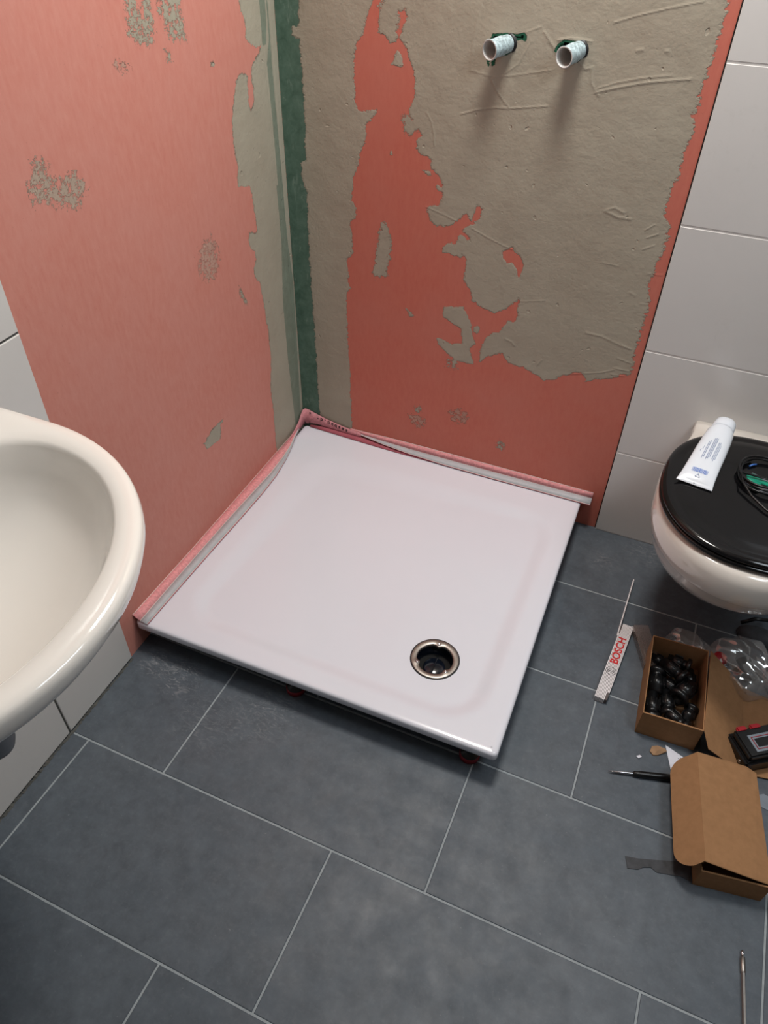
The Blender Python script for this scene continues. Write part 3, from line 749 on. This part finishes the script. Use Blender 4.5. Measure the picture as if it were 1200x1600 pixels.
# ------------------------------------------------------------------ cable, film and green tool on the lid
cb = MB(); pts = []
for k in range(150):
    t = k/150*2*PI*2.6+2.2; rr = .058+.002*math.sin(t*1.7)+.003*math.sin(t*.6)
    pts.append((1.303+rr*math.cos(t)*1.06, -.232+rr*math.sin(t)*1.10, LZ+.004+.0035*(k/40)+.002*math.sin(t*3)))
lx = pts[-1]
pts += [(1.245, -.255, LZ+.017), (1.249, -.285, LZ+.014), (1.270, -.318, LZ+.008), (1.300, -.350, LZ+.006), (1.335, -.375, LZ+.004), (1.37, -.40, LZ+.004)]
cb.tube(pts, .0026, 8); tag(cb.build('cable_coil', 'blackp'), 'thin black cable loosely coiled on the black toilet lid, trailing to its front', 'cable')
mb = MB(); mb.tube([(1.262, -.205, LZ+.003), (1.268, -.198, LZ+.0045), (1.276, -.192, LZ+.004)], .0022, 7); tag(mb.build('blue_wire_end', 'bluew'), 'short blue wire end inside the black cable coil on the toilet lid', 'wire')
mb = MB(); nx, ny = 14, 8; vs = []
for j in range(ny):
    for i in range(nx):
        u, v = i/(nx-1), j/(ny-1); p = Vector((1.252, -.272)).lerp(Vector((1.375, -.318)), u)+Vector((.018, .050))*v*1.0
        vs.append((p.x, p.y, LZ+.0014+.0012*math.sin(u*9+v*4)+.0004))
mb.add(vs, [[j*nx+i, j*nx+i+1, (j+1)*nx+i+1, (j+1)*nx+i] for j in range(ny-1) for i in range(nx-1)], True)
pk = mb.build('plastic_packet', 'grayfilm'); s = pk.modifiers.new('t', 'SOLIDIFY'); s.thickness = .0008; tag(pk, 'flat grey plastic packet under the green piece on the toilet lid', 'packet')
gt = thing('green_spreader', 'green plastic piece with a round end lying on the grey packet on the toilet lid', 'tool', (1.277, -.262, LZ+.0055), -.25)
mb = MB(); mb.lathe([(.0, .003), (.0125, .003), (.0145, .002), (.0145, 0), (0, 0)], (-.008, .008, .001), n=24); mb.box((-.002, -.001, .001), (.075, .014, .0035), .001); mb.build('handle', 'greenp', gt)
mb = MB(); mb.lathe([(.0, .003), (.011, .003), (.012, .002), (.012, 0), (0, 0)], (.004, -.014, .0005), n=6); mb.box((-.006, -.016, .0005), (.012, .002, .003), .001); mb.build('green_tab', 'greenp', gt)

# ------------------------------------------------------------------ folding rule
fr_a = math.atan2(-(1.138-1.117), (.604-.356)); 
rule = thing('folding_rule', 'white folding rule with red lettering lying edge-up on the grey floor tiles', 'folding rule', (1.104, -.604, 0), fr_a)
Ht = .016; W0 = -.0148
for k in range(10):
    mb = MB(); x0 = W0+k*.00296; y0, y1 = (.0, .250)
    if k == 0: y0, y1 = .0, .214
    if k in (8, 9): y0, y1 = .024, .252
    mb.box((x0+.0004, y0, .0005), (x0+.00256, y1, Ht), .0002)
    if k not in (): pass
    mb.build('rule_leaf', 'wood', rule)
mb = MB(); mb.box((W0+.0003, .002, .0005), (W0+.0293, .246, Ht-.0008)); mb.build('leaf_core', 'gap', rule)
# leaf folded out, on its edge
mb = MB(); mb.box((-.0014, 0, .0005), (.0014, .215, Ht*.95), .0003, Matrix.Translation((W0-.0005, .205, 0)) @ Matrix.Rotation(.055, 4, 'Z'))
mb.build('open_leaf', 'wood', rule)
mb = MB()
mb.lathe([(.0035, -.0008), (.0035, .0), (.0, .0)], (W0, .206, .008), (-1, 0, 0), 12); mb.build('joint', 'steel', rule)
m4 = Matrix.Translation((.0003, .158, Ht+.0003)) @ Matrix.Rotation(PI/2, 4, 'Z') @ Matrix.Scale(1.04, 4, (1, 0, 0))
t_ = text_mesh('BOSCH', .0265, 'redink', 'lettering', rule, m4, .0001, .0007)
mb = MB(); c0 = (.0, .088)
def el(a, b, w_, n=40): return [[(c0[0]+(a+s)*math.cos(2*PI*j/n), c0[1]+(b+s)*math.sin(2*PI*j/n), Ht+.0005) for j in range(n)] for s in (-w_, w_)]
mb.loft(el(.0118, .0118, .00045)); 
arc = lambda s: [(s*(.0035+.003*math.sin(t)), c0[1]-.0055+.011*(t/PI)) for t in np.linspace(0, PI, 9)]
for s in (-1, 1):
    a_ = [(s*.0028+s*.0045*math.cos(t), c0[1]+.0062*math.sin(t)) for t in np.linspace(-1.2, 1.2, 9)]
    mb.tube([(p[0], p[1], Ht+.0004) for p in a_], .0006, 5)
mb.tube([(-.0030, c0[1], Ht+.0004), (.0030, c0[1], Ht+.0004)], .0006, 5)
for s in (-1, 1): mb.tube([(s*.0030, c0[1]-.0035, Ht+.0004), (s*.0030, c0[1]+.0035, Ht+.0004)], .0006, 5)
mb.build('emblem', 'blackink', rule)

# ------------------------------------------------------------------ clear case
cc = thing('clear_case', 'small clear plastic case on the floor between folding rule and open box', 'case', (1.178, -.408, 0), .40)
mb = MB(); mb.box((-.019, -.062, .001), (.019, .062, .017), .002); mb.build('case_base', 'clearbox', cc)
mb = MB(); mb.box((-.0195, -.0625, .0175), (.0195, .0625, .028), .002); mb.build('case_lid', 'clearbox', cc)
mb = MB(); mb.tube([(-.005, -.05, .009), (-.004, .05, .009)], .003, 8); mb.tube([(.006, -.05, .009), (.005, .04, .009)], .0025, 8); mb.build('case_insert', 'steel', cc)

# ------------------------------------------------------------------ cardboard boxes
T = .0018
def carton(name, label, loc, rz, W_, L_, Hh, h2=None):
    r = thing(name, label, 'cardboard box', loc, rz)
    mb = MB(); mb.use('card')
    mb.box((0, 0, .0005), (W_, L_, .0005+T)); mb.box((0, 0, 0), (T, L_, Hh)); mb.box((W_-T, 0, 0), (W_, L_, Hh)); mb.box((T, 0, 0), (W_-T, T*1.8, Hh)); mb.box((T, L_-T*1.8, 0), (W_-T, L_, Hh))
    mb.build('box_body', parent=r)
    return r
def panel(r, name, pts, th=T):
    """flat sheet from coplanar outline"""
    v = [Vector(p) for p in pts]; nrm = (v[1]-v[0]).cross(v[-1]-v[0]).normalized()*th
    n = len(v); mb = MB(); mb.add(v+[p+nrm for p in v], [list(range(n))[::-1], [n+i for i in range(n)]]+[[i, (i+1) % n, n+(i+1) % n, n+i] for i in range(n)])
    return mb.build(name, 'card', r)
b1 = carton('cardboard_box', 'open brown cardboard box filled with black plastic fittings', (1.193, -.650, 0), .045, .128, .232, .078)
W1, L1, H1 = .128, .232, .078
panel(b1, 'lid', [(W1, .004, H1), (W1+.014, -.034, H1-.0105), (W1+.098, -.022, .006), (W1+.098, L1-.016, .006), (W1+.004, L1, H1)])
panel(b1, 'tuck_flap', [(W1+.099, -.022, .003), (W1+.175, -.012, .004), (W1+.175, L1-.035, .004), (W1+.099, L1-.017, .003)])
b2 = carton('cardboard_box', 'brown cardboard box nearest the camera with its lid half raised and tuck flap splayed', (1.351, -.943, 0), .163, .124, .236, .060)
W2, L2, H2 = .124, .236, .060
panel(b2, 'lid', [(W2, .006, H2+.002), (W2, L2, H2+.002), (W2-.022, L2+.006, H2+.0093), (-.002, L2+.000, .0915), (-.002, .006, .0915), (W2-.03, .004, H2+.0118)][::-1])
fl = []
for k in range(9):
    t = k/8*PI/2; fl.append((-.047+.030*(1-math.sin(t)) if False else -.020-.030*math.sin(t), .030-.030*math.cos(t)+.002))
out = [(-.002, .006)]+[(-.018-.028*math.sin(t), .032-.032*math.cos(t)) for t in np.linspace(0, PI/2, 8)]+[(-.018-.028*math.cos(t), L2-.036+.032*math.sin(t)) for t in np.linspace(0, PI/2, 8)]+[(-.002, L2)]
panel(b2, 'tuck_flap', [(x, y, .0915-(abs(x)-.002)*1.05) for x, y in out])

# ------------------------------------------------------------------ black fittings in the open box
def fitting(label, loc, rot, L_=.05, r=.012, tip='blackp'):
    t = thing('hose_fitting', label, 'fitting', loc, 0, 'black plastic fittings in the open box')
    t.rotation_euler = rot
    mb = MB(); mb.lathe([(0, -L_/2), (r*.75, -L_/2), (r*.75, -L_*.28), (r, -L_*.26), (r, L_*.12), (r*.8, L_*.14), (r*.8, L_*.3), (r*1.25, L_*.32), (r*1.25, L_*.46), (r*.9, L_/2), (r*.6, L_/2), (r*.55, L_*.35), (0, L_*.35)], n=20)
    mb.build('fitting_body', 'blackp', t)
    mb = MB()
    for k in range(10):
        a = 2*PI*k/10; mb.box((r*.95, -.0011, -L_*.22), (r*1.1, .0011, L_*.08), 0, Matrix.Rotation(a, 4, 'Z'))
    mb.build('grip_rib', 'blackp', t)
    if tip != 'blackp':
        mb = MB(); mb.lathe([(r*.5, L_/2), (r*.62, L_*.52), (r*.62, L_*.62), (r*.4, L_*.64), (0, L_*.64)], n=16); mb.build('metal_tip', tip, t)
    return t
R2 = PI/2
def inbox(x, y, z): return tuple(Matrix.Translation((1.193, -.650, 0)) @ Matrix.Rotation(.045, 4, 'Z') @ Vector((x, y, z)))
F = [('black fitting at the near left of the open box, lying along its left wall', (.026, .062, .026), (R2, 0, .12), .075, .0165),
     ('black fitting leaning on the left wall in the middle of the box', (.028, .135, .030), (R2, 0, .1+PI), .066, .0175),
     ('black fitting in the far left corner of the open box', (.030, .203, .024), (R2, .2, 1.3), .044, .0155),
     ('black fitting lying second from the left wall, box middle', (.059, .085, .024), (R2, 0, .2), .068, .0155),
     ('bulky black fitting on top at the centre of the open box', (.089, .118, .044), (R2, .1, -.45), .062, .0190),
     ('black fitting at the far end wall of the box, centre', (.072, .203, .038), (R2, 0, 1.45), .054, .0165),
     ('black fitting in the far right corner of the open box', (.102, .172, .022), (R2, 0, .1), .062, .0155),
     ('ribbed black fitting at the near end of the open box, on bare cardboard', (.078, .048, .028), (R2, .1, 1.0), .068, .0150),
     ('black fitting with bright metal tip by the right wall of the box', (.106, .070, .030), (R2, 0, 2.9), .044, .0130),
     ('black fitting under the others in the middle of the box', (.064, .140, .020), (R2, 0, 1.2), .056, .0170),
     ('black fitting on top of the pile near the far end, crosswise', (.060, .168, .048), (R2, 0, 1.0), .064, .0165)]
for i, (lb, p, ro, L_, r_) in enumerate(F): fitting(lb, inbox(*p), ro, L_, r_, 'chrome' if i in (7, 8) else 'blackp')

# ------------------------------------------------------------------ battery pack
bt = thing('battery_pack', 'black and red power tool battery pack lying on the box flap at the right edge', 'battery', (1.440, -.602, .006), .62)
def rbox(name, a, b, ch, mat, p, m4=None): q = MB(); q.box(a, b, ch, m4); return q.build(name, mat, p)
rbox('battery_case', (-.050, -.040, 0), (.055, .038, .036), .005, 'blackp', bt)
rbox('battery_top', (-.043, -.034, .036), (.055, .034, .052), .004, 'blackp', bt)
rbox('red_latch', (-.036, .026, .046), (-.012, .040, .0545), .003, 'redp', bt)
rbox('red_latch', (-.004, .026, .046), (.022, .040, .0545), .003, 'redp', bt)
rbox('label_panel', (-.022, -.024, .0515), (.050, .016, .0528), .0003, 'labelw', bt)
q = MB(); pr_ = [(-.016, -.018), (.046, -.018), (.046, .010), (-.016, .010)]
for a, b in zip(pr_, pr_[1:]+pr_[:1]): q.tube([(a[0], a[1], .0533), (b[0], b[1], .0533)], .0009, 5)
q.build('label_outline', 'redp', bt)
q = MB(); q.box((-.012, -.014, .0528), (.042, .006, .0534)); q.build('label_window', 'blackp', bt)
for yy in (-.02, .02):
    q = MB(); q.lathe([(.0045, 0), (.0045, .001), (.002, .001), (.002, -.001), (0, -.001)], (-.0505, yy, .018), (-1, 0, 0), 12); q.build('case_screw', 'steel', bt)

# ------------------------------------------------------------------ plastic bag and things behind the box
from mathutils import noise as mnoise
def blob(name, mat, cx, cy, rx, ry, hz, rot, amp, seed, n=96, m=30, zmin=.0012, fold=0):
    mb = MB(); rings = []; off = Vector((seed*3.1, seed, 0))
    for i in range(m+1):
        v = i/m*PI/2; ring = []
        for j in range(n):
            t = 2*PI*j/n; c = math.cos(v)**.6
            p = Vector((rx*math.cos(t)*c, ry*math.sin(t)*c, hz*math.sin(v)))
            k = 1+amp*mnoise.noise(Vector((math.cos(t)*1.6, math.sin(t)*1.6, v*.8))+off)
            q = Vector((p.x*k, p.y*k, p.z))
            f = (1-abs(mnoise.noise(q*26+off))*2.2)*.5+(1-abs(mnoise.noise(Vector((q.x*9, q.y*38, q.z*12))+off))*2.2)*.5
            q += Vector((math.cos(t)*c, math.sin(t)*c, math.sin(v)*.8))*fold*f*(.25+.75*math.sin(v))
            q.z = max(zmin, q.z*(1+.3*mnoise.noise(Vector((q.x*12, q.y*12, seed)))))
            ring.append((cx+q.x*math.cos(rot)-q.y*math.sin(rot), cy+q.x*math.sin(rot)+q.y*math.cos(rot), q.z))
        rings.append(ring)
    mb.loft(rings, True, True, True); return mb.build(name, mat)
bag = blob('plastic_bag', 'clear', 1.405, -.372, .085, .072, .060, -.5, .35, 11, fold=.016)
tag(bag, 'crumpled clear plastic bag on the floor behind the open cardboard box', 'plastic bag')
bag2 = blob('plastic_bag', 'clear', 1.272, -.355, .052, .034, .035, -.2, .35, 5, fold=.012)
tag(bag2, 'small flat crumpled clear bag against the far end of the open cardboard box', 'plastic bag')
rc = thing('red_cap', 'small red and white plastic cap inside the clear bag beside the box corner', 'cap', (1.340, -.388, .022), .3)
mb = MB(); mb.lathe([(.0, .0), (.017, .0), (.017, .022), (.013, .027), (0, .027)], (0, 0, 0), (.3, -.2, 1), 24); mb.build('cap_body', 'redp', rc)
mb = MB(); mb.box((-.006, -.020, .0), (.006, -.008, .026), .002); mb.build('white_stripe', 'pvc', rc)
mb = MB(); mb.lathe([(0, 0), (.015, 0), (.017, .004), (.017, .03), (.012, .036), (.012, .055), (0, .055)], (1.425, -.405, .018), (-.5, .8, .15), 20)
tag(mb.build('pipe_plug', 'blackp'), 'large shiny black plug inside the clear bag at the right edge', 'plug')
mb = MB(); mb.lathe([(0, 0), (.012, 0), (.014, .003), (.014, .02), (.01, .024), (0, .024)], (1.352, -.440, .012), (.3, .4, .1), 20)
tag(mb.build('black_plug', 'blackp'), 'small black plug lying under the near edge of the clear bag', 'plug')
bp = blob('black_pouch', 'felt', 1.438, -.258, .055, .030, .036, -.3, .12, 3)
tag(bp, 'dark pouch on the floor under the toilet, beyond the clear bag', 'pouch')
mb = MB(); mb.tube([(1.392, -.222, .012), (1.42, -.212, .030), (1.455, -.205, .033)], .005, 8); tag(mb.build('black_rod', 'blackp'), 'thin black rod lying against the dark pouch under the toilet', 'rod')
# ------------------------------------------------------------------ small things on the floor
def sheet(name, mat, pts, th, z=.0006):
    n = len(pts); mb = MB(); mb.add([(*p, z) for p in pts]+[(*p, z+th) for p in pts], [list(range(n))[::-1], [n+i for i in range(n)]]+[[i, (i+1) % n, n+(i+1) % n, n+i] for i in range(n)])
    return mb.build(name, mat)
ps = sheet('paper_slip', 'paper', [(1.262, -.656), (1.305, -.672), (1.325, -.690), (1.318, -.735), (1.286, -.728)], .0004)
tag(ps, 'torn white paper slip between the two cardboard boxes', 'paper')
mb = MB(); mb.tube([(1.292, -.678, .0015), (1.300, -.684, .0015), (1.306, -.682, .0015)], .0006, 5); mb.tube([(1.297, -.675, .0015), (1.308, -.690, .0015)], .0006, 5); o = mb.build('ink_mark', 'blackink'); o.parent = ps
mb = MB(); vs = []; O = [(1.232, -.688), (1.234, -.676), (1.246, -.666), (1.262, -.668), (1.266, -.675), (1.250, -.690), (1.240, -.694)]
mb.add([(*p, .001) for p in O]+[(1.249, -.680, .001)]+[(p[0], p[1], .005+.003*math.sin(i*2)) for i, p in enumerate(O)]+[(1.249, -.680, .010)], [[i, (i+1) % 7, 8+(i+1) % 7, 8+i] for i in range(7)]+[[8+i, 8+(i+1) % 7, 15] for i in range(7)]+[[(i+1) % 7, i, 7] for i in range(7)])
tag(mb.build('cardboard_scrap', 'scrap'), 'small torn brown cardboard scrap beside the white paper slip', 'scrap')
mb = MB(); O = [(1.206, -.712), (1.213, -.706), (1.218, -.708), (1.212, -.715)]
mb.add([(*p, .0008) for p in O]+[(*p, .003) for p in O], [[0, 1, 2, 3], [4, 5, 6, 7]]+[[i, (i+1) % 4, 4+(i+1) % 4, 4+i] for i in range(4)])
tag(mb.build('plaster_chip', 'paper'), 'tiny white plaster chip on the floor near the metal scriber tip', 'chip')
a0 = Vector((1.155, -.775, .006)); a1 = Vector((1.335, -.722, .010)); ad = (a1-a0).normalized()
sc = thing('centre_punch', 'slim black-handled steel scriber with its tip pointing left on the floor', 'scriber', a0)
mb = MB(); mb.lathe([(.0003, 0), (.0018, .010), (.0030, .028), (.0030, .054)], (0, 0, 0), ad, 16, cap0=True); mb.build('steel_point', 'chrome', sc)
mb = MB(); mb.lathe([(.0030, .052), (.0058, .056), (.0064, .066), (.0070, .070), (.0075, .130), (.0064, .134), (.0064, .140), (.0078, .142), (.0078, .185), (0, .186)], (0, 0, 0), ad, 20); mb.build('grip', 'blackp', sc)
O = [(1.222, -.942), (1.245, -.937), (1.28, -.925), (1.33, -.906), (1.345, -.903), (1.345, -.940), (1.328, -.938), (1.300, -.945), (1.284, -.949), (1.272, -.944), (1.258, -.950), (1.250, -.958), (1.230, -.964)]
sp = sheet('rubber_strip', 'felt', O, .0012); tag(sp, 'torn dark grey rubber strip sticking out from under the nearest cardboard box', 'strip')
mb = MB(); p0 = Vector((1.446, -1.028, .005)); p1 = Vector((1.464, -1.24, .005)); dd = (p1-p0).normalized()
rd = thing('bit_extension', 'long thin steel bit extension rod on the floor at the lower right', 'tool', p0)
mb = MB(); mb.lathe([(.0012, 0), (.0028, .0015), (.0030, .008), (.0024, .009), (.0032, .010), (.0036, .012)], (0, 0, 0), dd, 12, cap0=True); mb.build('bit_tip', 'chrome', rd)
mb = MB(); mb.lathe([(.0036, .012), (.0044, .013), (.0045, .037), (.0040, .038), (.0036, .039)], (0, 0, 0), dd, 20); mb.build('collar', 'steel', rd)
mb = MB(); mb.lathe([(.0036, .039), (.0034, .040), (.0036, .215)], (0, 0, 0), dd, 6, smooth=False, cap1=True); mb.build('shaft', 'steel', rd)

wr = sheet('plastic_wrapper', 'labelw', [(1.449, -.704), (1.470, -.690), (1.52, -.700), (1.52, -.730), (1.458, -.722)], .0008)
tag(wr, 'pale plastic wrapper on the floor right of the nearest cardboard box, at the photo edge', 'wrapper')
